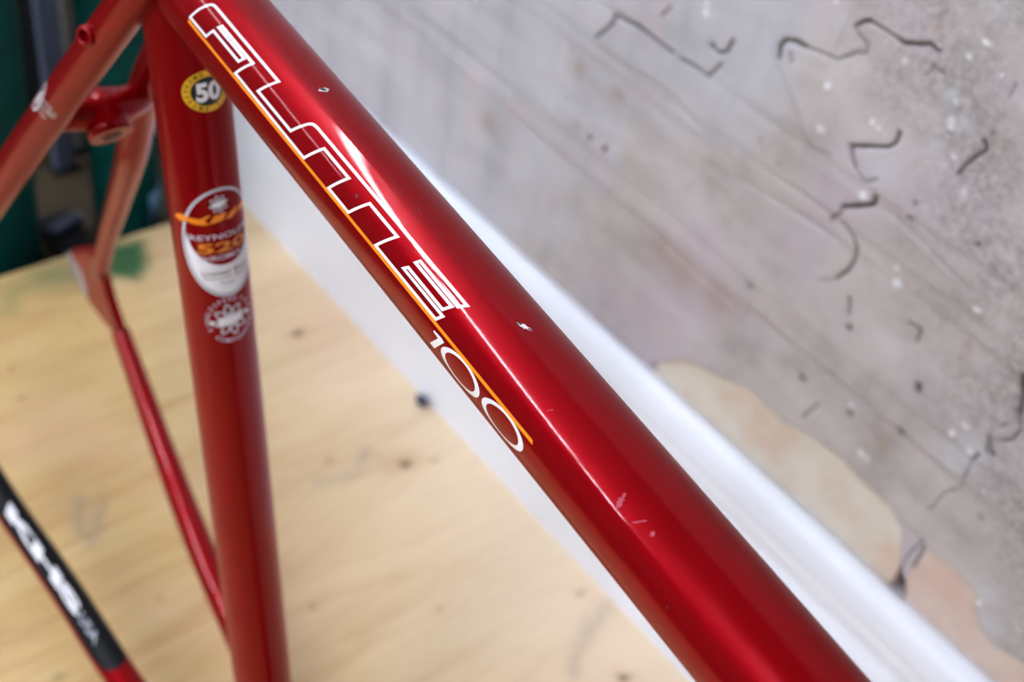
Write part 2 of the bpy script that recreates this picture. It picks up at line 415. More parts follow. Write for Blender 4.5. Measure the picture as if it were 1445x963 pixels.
# ------------------------------------------------------------------ plywood sheet the frame stands on
KN = [(-0.3481, 0.2238, 8), (-0.1899, 0.2182, 9), (-0.1819, 0.2383, 4), (-0.03, 0.2532, 4.5), (0.0381, 0.2357, 6), (-0.3878, 0.0128, 4.5),
      (-0.2201, 0.1724, 4), (-0.1191, 0.0945, 4), (-0.0704, 0.1643, 4), (-0.30, 0.16, 3), (-0.42, 0.02, 4), (-0.25, 0.11, 3)]
GR1 = [(-0.5201, 0.1425), (-0.5116, 0.1722), (-0.4766, 0.1548), (-0.4664, 0.1453), (-0.4777, 0.1304), (-0.4901, 0.1209)]
GR2 = [(-0.522, 0.087), (-0.5132, 0.1317), (-0.4857, 0.1158), (-0.4875, 0.0837), (-0.5017, 0.0636), (-0.4937, 0.0516), (-0.4807, 0.0405), (-0.5055, 0.0479)]
SM = [[(-0.012, 0.262), (-0.0082, 0.2518), (0.0002, 0.2287), (0.0162, 0.2089)], [(-0.2072, 0.1547), (-0.1996, 0.1799), (-0.2115, 0.2001)]]
GLOVE = [(-0.279, 0.0067), (-0.256, -0.0028), (-0.2396, -0.0024), (-0.2487, 0.0089), (-0.2681, 0.0185)]

def ply_attrs(x, y):
    jx = x + (fbm(x, y, 90, 61, 3) - 0.43) * 0.010
    jy = y + (fbm(x, y, 90, 71, 3) - 0.43) * 0.010
    kn = np.zeros_like(x); halo = np.zeros_like(x)
    for kx, ky, r in KN:
        rr = r * 0.00042
        d2 = ((jx - kx) / rr) ** 2 + ((jy - ky) / (rr * 1.5)) ** 2
        kn = np.maximum(kn, np.exp(-d2 ** 1.2) * min(1, r / 7))
        halo = np.maximum(halo, np.exp(-d2 / 6) * min(1, r / 9))
    g = np.maximum(soft_poly(jx, jy, GR1, 0.006), 0.62 * soft_poly(jx, jy, GR2, 0.014))
    for gx, gy in ((-0.1767, 0.0158), (-0.4418, 0.0808), (-0.158, -0.062)):
        g = np.maximum(g, 0.4 * np.exp(-((jx - gx) ** 2 + (jy - gy) ** 2) / 0.003 ** 2))
    s = np.zeros_like(x)
    for pts in SM:
        s = np.maximum(s, 0.45 * np.exp(-(poly_dist(jx, jy, pts) / 0.006) ** 2) * (0.3 + fbm(x, y, 150, 81, 3)))
    dg = poly_dist(jx, jy, GLOVE)
    s = np.maximum(s, 0.38 * np.exp(-(dg / 0.0045) ** 2))
    s = np.maximum(s, 0.20 * soft_poly(jx, jy, GLOVE + [GLOVE[0]], 0.006))
    return {'marks': np.stack([kn, halo, g, s], -1)}

def ply_material():
    m, nt, p = new_mat('plywood')
    kn, halo, g, s = attr(nt, 'marks')
    v = objco(nt, (9, 1.6, 9))
    n0 = noise(nt, 2.2, 3, 0.5, v)
    # warped cathedral grain running towards the wall
    vm = nd(nt, 'ShaderNodeVectorMath', operation='ADD')
    sc = nd(nt, 'ShaderNodeVectorMath', operation='SCALE')
    nt.links.new(n0.outputs['Color'], sc.inputs[0]); sc.inputs['Scale'].default_value = 0.9
    nt.links.new(v, vm.inputs[0]); nt.links.new(sc.outputs[0], vm.inputs[1])
    n1 = noise(nt, 3.0, 5, 0.6, vm.outputs[0])
    v2 = objco(nt, (160, 7, 160))
    n2 = noise(nt, 1.0, 4, 0.6, v2)
    c = ramp(nt, n1.outputs['Fac'], [(0.30, (0.40, 0.225, 0.068)), (0.45, (0.51, 0.335, 0.122)), (0.57, (0.565, 0.39, 0.155)), (0.70, (0.61, 0.45, 0.20))])
    c = mixc(nt, 0.28, c, ramp(nt, n2.outputs['Fac'], [(0.3, (0.42, 0.25, 0.09)), (0.7, (0.68, 0.51, 0.28))]))
    n3 = noise(nt, 7, 3, 0.5, objco(nt))
    # paler towards the wall: bounced light and glare painted into the wood colour
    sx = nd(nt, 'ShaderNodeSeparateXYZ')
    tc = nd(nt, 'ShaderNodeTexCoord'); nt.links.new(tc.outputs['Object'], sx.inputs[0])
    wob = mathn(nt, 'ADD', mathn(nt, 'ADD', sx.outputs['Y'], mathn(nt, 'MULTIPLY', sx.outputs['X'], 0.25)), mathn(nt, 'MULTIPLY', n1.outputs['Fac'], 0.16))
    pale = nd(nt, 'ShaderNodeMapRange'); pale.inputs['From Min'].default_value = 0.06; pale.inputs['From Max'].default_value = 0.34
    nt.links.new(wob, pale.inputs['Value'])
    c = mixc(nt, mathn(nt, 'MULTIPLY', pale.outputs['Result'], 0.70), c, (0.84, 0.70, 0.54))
    c = mixc(nt, ramp(nt, n3.outputs['Fac'], [(0.5, (0, 0, 0)), (0.75, (0.45,) * 3)]), c, (0.66, 0.43, 0.29))
    c = mixc(nt, mathn(nt, 'MULTIPLY', halo, 0.45), c, (0.42, 0.23, 0.09))
    c = mixc(nt, mathn(nt, 'MULTIPLY', kn, 0.9), c, (0.10, 0.05, 0.03))
    c = mixc(nt, s, c, (0.20, 0.18, 0.16))
    c = mixc(nt, mathn(nt, 'MULTIPLY', g, 0.95), c, (0.012, 0.10, 0.035))
    nt.links.new(c, p.inputs['Base Color'])
    p.inputs['Roughness'].default_value = 0.42
    p.inputs['Specular IOR Level'].default_value = 0.5
    bump(nt, n2.outputs['Fac'], 0.15, 0.0006, p.inputs['Normal'])
    return m

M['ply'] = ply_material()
px_ = np.concatenate([np.linspace(-0.522, 0.12, 330)[:-1], np.linspace(0.12, 1.3, 20)])
py_ = np.concatenate([np.linspace(-0.75, -0.13, 12)[:-1], np.linspace(-0.13, YB + 0.012, 230)])
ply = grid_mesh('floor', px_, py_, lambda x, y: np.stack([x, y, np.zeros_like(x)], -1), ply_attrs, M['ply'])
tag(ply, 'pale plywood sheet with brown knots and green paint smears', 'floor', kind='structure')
# the cut edge of the sheet and its underside
bm = bmesh.new()
bm_box(bm, (-0.522, -0.75, -0.018), (1.3, YB + 0.012, -0.0002))
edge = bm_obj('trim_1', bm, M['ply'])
tag(edge, 'cut edge of the plywood sheet', 'trim', kind='structure')

# lower floor beyond the sheet, in the dark corner
m, nt, p = new_mat('dark_boards')
v = objco(nt, (30, 4, 4))
n1 = noise(nt, 2, 5, 0.6, v)
nt.links.new(ramp(nt, n1.outputs['Fac'], [(0.3, (0.030, 0.019, 0.007)), (0.7, (0.055, 0.036, 0.014))]), p.inputs['Base Color'])
p.inputs['Roughness'].default_value = 0.7
bm = bmesh.new(); bm_box(bm, (-2.6, -2.4, -0.09), (1.3, YW + 0.01, -0.06))
tag(bm_obj('floor_lower', bm, m), 'dark brown boards below the edge of the plywood', 'floor', kind='structure')

m = plain('grey_ceiling_paint', (0.42, 0.42, 0.44), 0.9)
bm = bmesh.new(); bm_box(bm, (-2.6, -6.3, 1.93), (2.9, YW + 0.02, 1.96))
tag(bm_obj('ceiling', bm, m), 'plain grey ceiling over the bench', 'ceiling', kind='structure')

# ------------------------------------------------------------------ tube lamps under the ceiling
def glow(k):
    m, nt, p = new_mat('lamp_tube_glow')
    p.inputs['Emission Color'].default_value = LAMP_COLOR
    p.inputs['Emission Strength'].default_value = LAMP_POWER * k
    p.inputs['Base Color'].default_value = (0.9, 0.9, 0.9, 1)
    return m
m_house = plain('lamp_housing', (0.7, 0.7, 0.72), 0.5)
def cyl_y(bm, x, z, y0, y1, r, seg=20):
    mat = Matrix.Translation((x, (y0 + y1) / 2, z)) @ Matrix.Rotation(math.pi / 2, 4, 'X')
    bmesh.ops.create_cone(bm, cap_ends=True, segments=seg, radius1=r, radius2=r, depth=abs(y1 - y0), matrix=mat)
def lamp(x, y0, y1, label, em, rad):
    t = empty('tube_lamp', (x, (y0 + y1) / 2, 1.93))
    off = Vector((-x, -(y0 + y1) / 2, -1.93))
    def part(nm, build, mt, sm=False):
        b = bmesh.new(); build(b)
        bmesh.ops.translate(b, verts=b.verts, vec=off)
        return bm_obj(nm, b, mt, t, sm)
    part('housing', lambda b: bm_box(b, (x - rad - 0.008, y0, 1.908), (x + rad + 0.008, y1, 1.93), 0.004), m_house)
    part('glowing_tube', lambda b: cyl_y(b, x, 1.930 - rad - 0.018, y0 + 0.03, y1 - 0.03, rad), em, True)
    part('end_cap', lambda b: bm_box(b, (x - rad, y0, 1.910 - 2 * rad), (x + rad, y0 + 0.03, 1.912), 0.003), m_house)
    part('end_cap', lambda b: bm_box(b, (x - rad, y1 - 0.03, 1.910 - 2 * rad), (x + rad, y1, 1.912), 0.003), m_house)
    tag(t, label, 'lamp', 'ceiling tube lamps')
ROWS = ((-2.1, 'far row', (0, 1), 0.8, 0.018), (-0.95, 'row just behind the seat tube', (0, 1, 2), 2.5, 0.021),
        (0.2, 'added fill row above the top tube', (1, 3, 4, 5), 1.55, 0.045), (1.35, 'added fill row past the head of the frame', (1, 3, 4, 5), 0.7, 0.045))  # these two unseen rows are added to brighten skirting and plywood
SPOTS = ((-1.03, 0.17, 'next to the wall'), (-2.28, -1.08, 'a metre off the wall'), (-2.83, -2.33, 'short one at the end'), (-3.53, -2.33, 'second from the wall'),
         (-4.78, -3.58, 'third from the wall'), (-6.03, -4.83, 'furthest from the wall'))
for rx, rn, ids, k, rad in ROWS:
    em = glow(k)
    for i in ids:
        ya, yb_, pn = SPOTS[i]
        lamp(rx, ya, yb_, 'white ceiling tube lamp, %s, %s' % (rn, pn), em, rad)

# ------------------------------------------------------------------ the bicycle frame (local axes: x along the top tube, y to the left, z up)
FR = empty('bicycle_frame')
FR.matrix_world = Matrix(((0.9956, 0.0395, 0.0848, 0.0), (-0.0394, 0.9992, -0.0034, 0.0), (-0.0848, 0.0, 0.9964, 0.021), (0, 0, 0, 1)))
tag(FR, 'glossy red steel track bicycle frame standing on the plywood beside the wall', 'bicycle frame')

class Tube:
    """round tube through a chain of centres with a radius at each; also gives points on its skin"""
    def __init__(self, pts, radii, ref, n=40):
        P = [Vector(p) for p in pts]
        # Catmull-Rom resample
        out, rad = [], []
        if len(P) == 2:
            for k in range(n + 1):
                t = k / n; out.append(P[0].lerp(P[1], t)); rad.append(radii[0] + (radii[1] - radii[0]) * t)
        else:
            m = max(2, n // (len(P) - 1))
            for i in range(len(P) - 1):
                p0 = P[i - 1] if i else P[0] * 2 - P[1]
                p3 = P[i + 2] if i + 2 < len(P) else P[-1] * 2 - P[-2]
                for k in range(m + (i == len(P) - 2)):
                    t = k / m
                    out.append(0.5 * ((2 * P[i]) + (P[i + 1] - p0) * t + (2 * p0 - 5 * P[i] + 4 * P[i + 1] - p3) * t * t + (3 * P[i] - p0 - 3 * P[i + 1] + p3) * t ** 3))
                    rad.append(radii[i] + (radii[i + 1] - radii[i]) * t)
        self.c, self.r = out, rad
        self.s = [0.0]
        for a, b in zip(out[:-1], out[1:]):
            self.s.append(self.s[-1] + (b - a).length)
        self.ref = Vector(ref)
        self.d = []
        for i in range(len(out)):
            self.d.append((out[min(i + 1, len(out) - 1)] - out[max(i - 1, 0)]).normalized())
    def frame(self, s):
        i = 0
        while i < len(self.s) - 2 and self.s[i + 1] < s: i += 1
        t = (s - self.s[i]) / (self.s[i + 1] - self.s[i])
        c = self.c[i] + (self.c[i + 1] - self.c[i]) * t
        tt = min(max(t, 0), 1)
        d = (self.d[i] * (1 - tt) + self.d[i + 1] * tt).normalized()
        r = self.r[i] + (self.r[i + 1] - self.r[i]) * tt
        a = (self.ref - d * self.ref.dot(d)).normalized()
        return c, d, a, d.cross(a), r
    def skin(self, s, phi, off=0.0):
        c, d, a, b, r = self.frame(s)
        return c + (a * math.cos(phi) + b * math.sin(phi)) * (r + off)
    def build(self, name, mat, parent, seg=48, dome=(False, False)):
        rings = []
        if dome[0]:
            c, d, a, b, r = self.frame(0.0)
            for k in range(1, 5):
                th = k / 5 * math.pi / 2
                rings.append((c - d * r * 0.8 * math.cos(th), a, b, r * math.sin(th)))
        for s in self.s:
            c, d, a, b, r = self.frame(s)
            rings.append((c, a, b, r))
        if dome[1]:
            c, d, a, b, r = self.frame(self.s[-1])
            for k in range(1, 5):
                th = k / 5 * math.pi / 2
                rings.append((c + d * r * 0.8 * math.sin(th), a, b, r * math.cos(th)))
        vs, fs = [], []
        for c, a, b, r in rings:
            for k in range(seg):
                t = 2 * math.pi * k / seg
                vs.append(c + (a * math.cos(t) + b * math.sin(t)) * r)
        for i in range(len(rings) - 1):
            for k in range(seg):
                k2 = (k + 1) % seg
                fs.append((i * seg + k, i * seg + k2, (i + 1) * seg + k2, (i + 1) * seg + k))
        fs.append(tuple(range(seg - 1, -1, -1)))
        fs.append(tuple((len(rings) - 1) * seg + k for k in range(seg)))
        o = mesh_obj(name, vs, fs, mat, parent)
        o.data.polygons[-1].use_smooth = o.data.polygons[-2].use_smooth = False
        return o

R_TT, R_ST = 0.0156, 0.0143
TT0 = Vector((-0.1262, 0.0009, 0.4579)); ST0 = Vector((-0.1262, -0.0009, 0.4579)); SD = Vector((0.26565, 0, -0.96407))
tt = Tube([TT0, TT0 + Vector((0.525, 0, 0))], [R_TT, R_TT], (0, 0, 1), 30)
st = Tube([ST0 - SD * 0.045, ST0 + SD * 0.478], [R_ST, R_ST], (0, -1, 0), 30)
top_tube = tt.build('top_tube', M['red'], FR, 96)
seat_tube = st.build('seat_tube', M['red'], FR, 80)
ST_S0 = 0.045
ss_n = Tube([(-0.112, -0.0125, 0.474), (-0.134, -0.018, 0.439), (-0.169, -0.026, 0.385), (-0.218, -0.036, 0.31), (-0.290, -0.0535, 0.19), (-0.352, -0.066, 0.088)],
            [0.0074, 0.0078, 0.0081, 0.0083, 0.0072, 0.0056], (0, -1, 0), 40)
ss_f = Tube([(-0.118, 0.010, 0.470), (-0.150, 0.0105, 0.418), (-0.2036, 0.0195, 0.3445), (-0.2364, 0.026, 0.28), (-0.283, 0.036, 0.205), (-0.320, 0.043, 0.143), (-0.3535, 0.0505, 0.082)],
            [0.0074, 0.0078, 0.0080, 0.0078, 0.0068, 0.0060, 0.0055], (0, -1, 0), 42)
cs_f = Tube([(-0.328, 0.0525, 0.0475), (-0.28, 0.047, 0.034), (-0.242, 0.042, 0.0265), (-0.172, 0.0335, 0.0155), (-0.10, 0.028, 0.006), (-0.012, 0.022, 0.0)],
            [0.0062, 0.0071, 0.0076, 0.0085, 0.0092, 0.0098], (0, -1, 0), 40)
cs_n = Tube([(-0.335, -0.067, 0.046), (-0.2494, -0.06, 0.03), (-0.178, -0.05, 0.0172), (-0.108, -0.043, 0.0095), (-0.012, -0.030, 0.0)],
            [0.0074, 0.0087, 0.0092, 0.0095, 0.0100], (0, -1, 0), 40)
stay_n = ss_n.build('seat_stay', M['red'], FR)
ss_f.build('seat_stay', M['red'], FR)
chain_f = cs_f.build('chain_stay', M['red'], FR, dome=(True, False))
chain_n = cs_n.build('chain_stay', M['red'], FR, dome=(True, False))
# bottom bracket shell, head tube, down tube, fork
bb = Tube([(0, -0.034, 0), (0, 0.034, 0)], [0.0205, 0.0205], (0, 0, 1), 4)
bb_o = bb.build('bottom_bracket_shell', M['red'], FR)
for sgn in (-1, 1):
    c = Tube([(0, 0.0338 * sgn, 0), (0, 0.0342 * sgn, 0)], [0.017, 0.017], (0, 0, 1), 2)
    c.build('bore', M['bore'], bb_o)
HA = math.radians(74); hd = Vector((math.cos(HA), 0, -math.sin(HA)))
h_top = Vector((0.385, 0, 0.490)); h_bot = h_top + hd * 0.115
Tube([h_top, h_bot], [0.0182, 0.0182], (0, 1, 0), 6).build('head_tube', M['red'], FR)
Tube([(0.004, 0, 0.004), tuple(h_top + hd * 0.085)], [0.0172, 0.0172], (0, 1, 0), 8).build('down_tube', M['red'], FR)
fork = Tube([h_bot + hd * 0.002, h_bot + hd * 0.03], [0.0178, 0.016], (0, 1, 0), 4).build('fork_crown', M['red'], FR)
inv = FR.matrix_world.inverted()
for sgn in (-1, 1):
    top = h_bot + hd * 0.022 + Vector((0, 0.016 * sgn, 0))
    wtop = FR.matrix_world @ top
    tip = FR.matrix_world @ (h_bot + hd * 0.30 + Vector((0.035, 0.05 * sgn, 0)))
    tip.z = 0.006
    mid = wtop.lerp(tip, 0.5) + Vector((-0.008, 0, 0))
    midl = inv @ mid; midl.y = 0.046 * sgn
    Tube([top, top + hd * 0.03 + Vector((0, 0.022 * sgn, 0)), midl, inv @ tip], [0.011, 0.012, 0.010, 0.006], (0, 1, 0), 24).build('fork_blade', M['red'], FR, 24, (True, True))

# track-end plates (far one copied from the photo, near one mirrored)
def plate(yc, name='dropout'):
    pts = [(-0.4019, 0.0619), (-0.380, 0.083), (-0.3665, 0.092), (-0.352, 0.0905), (-0.3457, 0.078), (-0.3400, 0.068), (-0.3250, 0.0555), (-0.3270, 0.045),
           (-0.3488, 0.0387), (-0.3712, 0.0363), (-0.3802, 0.0368), (-0.3934, 0.0400), (-0.4041, 0.0471)]
    t = 0.0032
    n = len(pts)
    bm = bmesh.new()
    va = [bm.verts.new((x, yc - t, z)) for x, z in pts]
    vb = [bm.verts.new((x, yc + t, z)) for x, z in pts]
    bm.faces.new(va); bm.faces.new(vb[::-1])
    for i in range(n):
        bm.faces.new((va[i], vb[i], vb[(i + 1) % n], va[(i + 1) % n]))
    bmesh.ops.bevel(bm, geom=list(bm.edges), offset=0.0008, segments=2, affect='EDGES')
    o = bm_obj(name, bm, M['red'], FR)
    # worn bare face around the axle slot
    g = [(-0.4052, 0.0560), (-0.3960, 0.0560), (-0.3846, 0.0545), (-0.3760, 0.0500), (-0.3740, 0.0420), (-0.3790, 0.0372), (-0.3934, 0.0396), (-0.4050, 0.0462)]
    y1 = yc - t - 0.0007 if yc > 0 else yc + t + 0.0007
    y2 = yc
    bm = bmesh.new()
    va = [bm.verts.new((x, y1, z)) for x, z in g]; vb = [bm.verts.new((x, y2, z)) for x, z in g]
    bm.faces.new(va); bm.faces.new(vb[::-1])
    for i in range(len(g)):
        bm.faces.new((va[i], vb[i], vb[(i + 1) % len(g)], va[(i + 1) % len(g)]))
    w = bm_obj('worn_axle_face', bm, M['bare_steel'], o)
    w['label'] = 'bare worn steel around the axle slot'
plate(0.0520); plate(-0.0670)

# brake bridge with its drilled boss
br = Tube([(-0.196, -0.030, 0.350), (-0.193, -0.018, 0.3515), (-0.190, -0.006, 0.352), (-0.193, 0.008, 0.350), (-0.203, 0.021, 0.346)],
          [0.0068, 0.0080, 0.0095, 0.0074, 0.0066], (0, 0, 1), 24)
bridge = br.build('brake_bridge', M['red'], FR, 32)
ax = Vector((0.83, 0, -0.55)).normalized(); bc = Vector((-0.190, -0.006, 0.352))
boss = Tube([bc - ax * 0.005, bc + ax * 0.0125], [0.0095, 0.0095], (0, 1, 0), 4).build('bolt_boss', M['red'], bridge, 32)
Tube([bc + ax * 0.0120, bc + ax * 0.0129], [0.0042, 0.0042], (0, 1, 0), 2).build('bolt_hole', M['bore'], bridge, 24)
# rack boss on the near seat stay: a short hollow ring
bd = Vector((0.37, -0.88, 0.21)); b0 = Vector((-0.1418, -0.030, 0.4264)) - bd.normalized() * 0.0105; bd = Vector((0.37, -0.88, 0.21)).normalized()
def ring(c, d, r0, r1, L, name, mat, parent, seg=28):
    a = d.orthogonal().normalized(); b = d.cross(a)
    prof = [(r1, 0), (r1, L * 0.9), (r1 - 0.0006, L), (r0 + 0.0004, L), (r0, L * 0.92), (r0, L * 0.3), (0.0001, L * 0.3)]
    vs, fs = [], []
    for r, h in prof:
        for k in range(seg):
            t = 2 * math.pi * k / seg
            vs.append(c + d * h + (a * math.cos(t) + b * math.sin(t)) * r)
    for i in range(len(prof) - 1):
        for k in range(seg):
            fs.append((i * seg + k, i * seg + (k + 1) % seg, (i + 1) * seg + (k + 1) % seg, (i + 1) * seg + k))
    return mesh_obj(name, vs, fs, mat, parent)
ring(b0, bd, 0.0022, 0.0040, 0.0105, 'threaded_boss', M['red'], stay_n)

# ------------------------------------------------------------------ decals: flat shapes in millimetres, cut fine and wrapped on a tube
class Decal:
    def __init__(self):
        self.v, self.f, self.mi, self.lay, self.mats = [], [], [], [], []
    def _m(self, key):
        if key not in self.mats: self.mats.append(key)
        return self.mats.index(key)
    def add(self, vs, fs, mat, layer, step=1.2):
        bm = bmesh.new()
        bv = [bm.verts.new((x, y, 0)) for x, y in vs]
        for f in fs:
            try: bm.faces.new([bv[i] for i in f])
            except ValueError: pass
        xs_ = [p[0] for p in vs]; ys_ = [p[1] for p in vs]
        for axis, lo, hi in ((0, min(xs_), max(xs_)), (1, min(ys_), max(ys_))):
            stp = step if (hi - lo) < 60 else 4.0
            k = math.floor(lo / stp) + 1
            while k * stp < hi:
                co = [0, 0, 0]; no = [0, 0, 0]; co[axis] = k * stp; no[axis] = 1
                bmesh.ops.bisect_plane(bm, geom=bm.verts[:] + bm.edges[:] + bm.faces[:], plane_co=co, plane_no=no, dist=1e-6)
                k += 1
        bm.normal_update()
        bm.verts.index_update()
        base = len(self.v); mi = self._m(mat)
        for v in bm.verts:
            self.v.append((v.co.x, v.co.y)); self.lay.append(layer)
        for f in bm.faces:
            self.f.append([base + v.index for v in f.verts]); self.mi.append(mi)
        bm.free()
    def poly(self, pts, mat, layer=0, step=1.2):
        tris = tessellate_polygon([[Vector((x, y, 0)) for x, y in pts]])
        self.add(pts, [tuple(t) for t in tris], mat, layer, step)
    def ellipse(self, c, a, b, mat, layer=0, n=48, rot=0.0):
        self.poly([self._e(c, a, b, 2 * math.pi * k / n, rot) for k in range(n)], mat, layer)
    def _e(self, c, a, b, t, rot):
        x, y = a * math.cos(t), b * math.sin(t)
        return (c[0] + x * math.cos(rot) - y * math.sin(rot), c[1] + x * math.sin(rot) + y * math.cos(rot))
    def ering(self, c, a, b, a2, b2, mat, layer=0, n=48, rot=0.0, t0=0.0, t1=2 * math.pi, c2=None):
        c2 = c2 or c
        vs, fs = [], []
        for k in range(n + 1):
            t = t0 + (t1 - t0) * k / n
            vs += [self._e(c, a, b, t, rot), self._e(c2, a2, b2, t, rot)]
        fs = [(2 * k, 2 * k + 2, 2 * k + 3, 2 * k + 1) for k in range(n)]
        self.add(vs, fs, mat, layer)
    def stroke(self, pts, w, mat, layer=0, closed=True):
        P = [Vector(p) for p in pts]; n = len(P)
        vs, fs = [], []
        for i in range(n):
            a = P[i - 1] if (closed or i) else P[i] * 2 - P[i + 1]
            b = P[(i + 1) % n] if (closed or i < n - 1) else P[i] * 2 - P[i - 1]
            d1 = (P[i] - a).normalized(); d2 = (b - P[i]).normalized()
            n1 = Vector((-d1.y, d1.x)); n2 = Vector((-d2.y, d2.x))
            mt = (n1 + n2)
            mt = mt.normalized() if mt.length > 1e-4 else n1
            L = w / 2 / max(0.45, mt.dot(n1))
            vs += [tuple(P[i] + mt * L), tuple(P[i] - mt * L)]
        for i in range(n if closed else n - 1):
            j = (i + 1) % n
            fs.append((2 * i, 2 * j, 2 * j + 1, 2 * i + 1))
        self.add(vs, fs, mat, layer)
    def text(self, s, c, h, mat, layer=0, width=None, shear=0.0, bold=0.0, xf=None):
        cu = bpy.data.curves.new('t', 'FONT')
        cu.body = s; cu.size = 1.0; cu.align_x = 'CENTER'; cu.offset = bold; cu.resolution_u = 3
        o = bpy.data.objects.new('t', cu); COL.objects.link(o)
        dg = bpy.context.evaluated_depsgraph_get()
        me = bpy.data.meshes.new_from_object(o.evaluated_get(dg))
        vs = [(v.co.x, v.co.y) for v in me.vertices]; fs = [tuple(p.vertices) for p in me.polygons]
        bpy.data.objects.remove(o); bpy.data.curves.remove(cu); bpy.data.meshes.remove(me)
        x0 = min(v[0] for v in vs); x1 = max(v[0] for v in vs); y0 = min(v[1] for v in vs); y1 = max(v[1] for v in vs)
        sy = h / (y1 - y0); sx = (width / (x1 - x0)) if width else sy
        out = []
        for x, y in vs:
            yy = (y - (y0 + y1) / 2) * sy; xx = (x - (x0 + x1) / 2) * sx + yy * shear
            out.append(xf(xx, yy) if xf else (c[0] + xx, c[1] + yy))
        self.add(out, fs, mat, layer)
    def arc_text(self, s, c, rx, ry, t0, t1, h, mat, layer=0, inward=False, bold=0.01):
        n = len(s)
        for i, ch in enumerate(s):
            if ch == ' ': continue
            t = t0 + (t1 - t0) * (i / max(1, n - 1))
            px, py = c[0] + rx * math.cos(t), c[1] + ry * math.sin(t)
            tx, ty = -rx * math.sin(t), ry * math.cos(t)
            if t1 < t0: tx, ty = -tx, -ty
            L = math.hypot(tx, ty); tx /= L; ty /= L
            nx, ny = -ty, tx
            self.text(ch, c, h, mat, layer, bold=bold, xf=lambda x, y: (px + x * tx + y * nx, py + x * ty + y * ny))
    def build(self, name, fmap, parent, label=None):
        vs = [fmap(u, v, 0.00006 + 0.00004 * l) for (u, v), l in zip(self.v, self.lay)]
        o = mesh_obj(name, vs, self.f, [M[k] for k in self.mats], parent, True, self.mi)
        if label: o['label'] = label
        return o

# top tube: u = mm from the seat tube axis, v = mm round the tube from its crown towards the near side
KT = math.radians(1) * R_TT * 1000
map_tt = lambda u, v, off: tt.skin(u / 1000, v / 1000 / R_TT, off)
FL = [(36.4, 66.6), (38.3, 50.3), (39.9, 40.0), (40.8, 36.0), (41.7, 34.3), (43.2, 33.7), (85.2, 33.7), (81.4, 59.2), (102.3, 59.2), (104.2, 48.0), (105.9, 38.8), (106.8, 35.6), (107.8, 34.2), (109.6, 33.6),
      (190.2, 33.6), (188.6, 41.2), (169.5, 40.9), (168.8, 45.6), (187.2, 45.6), (185.6, 55.0), (168.0, 54.6), (166.9, 59.4), (187.0, 59.4), (185.6, 67.8), (154.0, 67.8), (158.2, 42.8), (143.2, 42.8), (138.9, 68.0),
      (127.4, 68.0), (131.4, 42.6), (117.0, 42.6), (112.7, 68.0), (68.4, 67.4), (72.3, 42.5), (51.3, 42.7), (50.5, 46.8), (68.2, 46.8), (67.0, 54.3), (49.5, 54.3), (47.8, 66.6)]
d = Decal()
d.stroke([(s, p * KT) for s, p in FL], 0.92, 'white_ink')
d.build('outline_lettering', map_tt, top_tube, 'white outlined FLITE lettering')
d = Decal()
d.poly([(35.9, 70.0 * KT), (36.1, 73.9 * KT), (232.3, 73.3 * KT), (231.6, 69.4 * KT)], 'orange_ink', step=2.0)
d.build('pinstripe', map_tt, top_tube, 'thin orange stripe')
d = Decal()
d.poly([(186.8, 78.6 * KT), (190.5, 77.4 * KT), (191.9, 78.6 * KT), (188.6, 99 * KT), (186.3, 99 * KT), (189.3, 81.6 * KT), (186.8, 80.6 * KT)], 'white_ink')
for c0, a in ((200.8, 9.25), (220.8, 9.4)):
    n = 56; vs = []
    for k in range(n):
        t = 2 * math.pi * k / n
        for (aa, bb_) in ((a, 4.25), (a - 2.15, 3.45)):
            y = bb_ * math.sin(t)
            vs.append((c0 + aa * math.cos(t) - y * 0.10, 88.4 * KT + y))
    d.add(vs, [(2 * k, (2 * k + 2) % (2 * n), (2 * k + 3) % (2 * n), 2 * k + 1) for k in range(n)], 'white_ink', 0)
d.build('number', map_tt, top_tube, 'white number 100')

def blob(c, a, b, rot, seed, n=18, j=0.3):
    r = random.Random(seed); pts = []
    for k in range(n):
        t = 2 * math.pi * k / n; f = 1 + r.uniform(-j, j)
        x, y = a * f * math.cos(t), b * f * math.sin(t)
        pts.append((c[0] + x * math.cos(rot) - y * math.sin(rot), c[1] + x * math.sin(rot) + y * math.cos(rot)))
    return pts
def chip(c, a, b, rot, seed, white=True):
    d = Decal()
    if white: d.poly(blob(c, a * 1.15, b * 1.2, rot, seed, j=0.3), 'white_ink', 0)
    d.poly(blob((c[0] - 0.1, c[1] + 0.05), a * 0.85, b * 0.8, rot, seed + 1), 'chip_dark', 1)
    d.build('paint_chip', map_tt, top_tube, 'small chip through the paint')
chip((96.7, -1.3 * KT), 0.85, 1.35, 0.35, 3)
d = Decal()
d.poly(blob((205.0, 2.6 * KT), 2.1, 0.62, -0.42, 8, 26, 0.35), 'white_ink', 0)
d.poly(blob((203.6, 4.2 * KT), 0.62, 0.35, -0.4, 5), 'chip_dark', 1)
d.poly(blob((206.4, 0.4 * KT), 0.45, 0.22, -0.4, 6), 'chip_dark', 1)
d.build('paint_chip', map_tt, top_tube, 'small chip through the paint')
chip((138.1, 48.2 * KT), 0.75, 0.5, 0.4, 11, False)
chip((154.8, 6.2 * KT), 0.4, 0.3, 0, 13, False)
chip((286.5, 71 * KT), 0.25, 0.55, 0, 17, False)
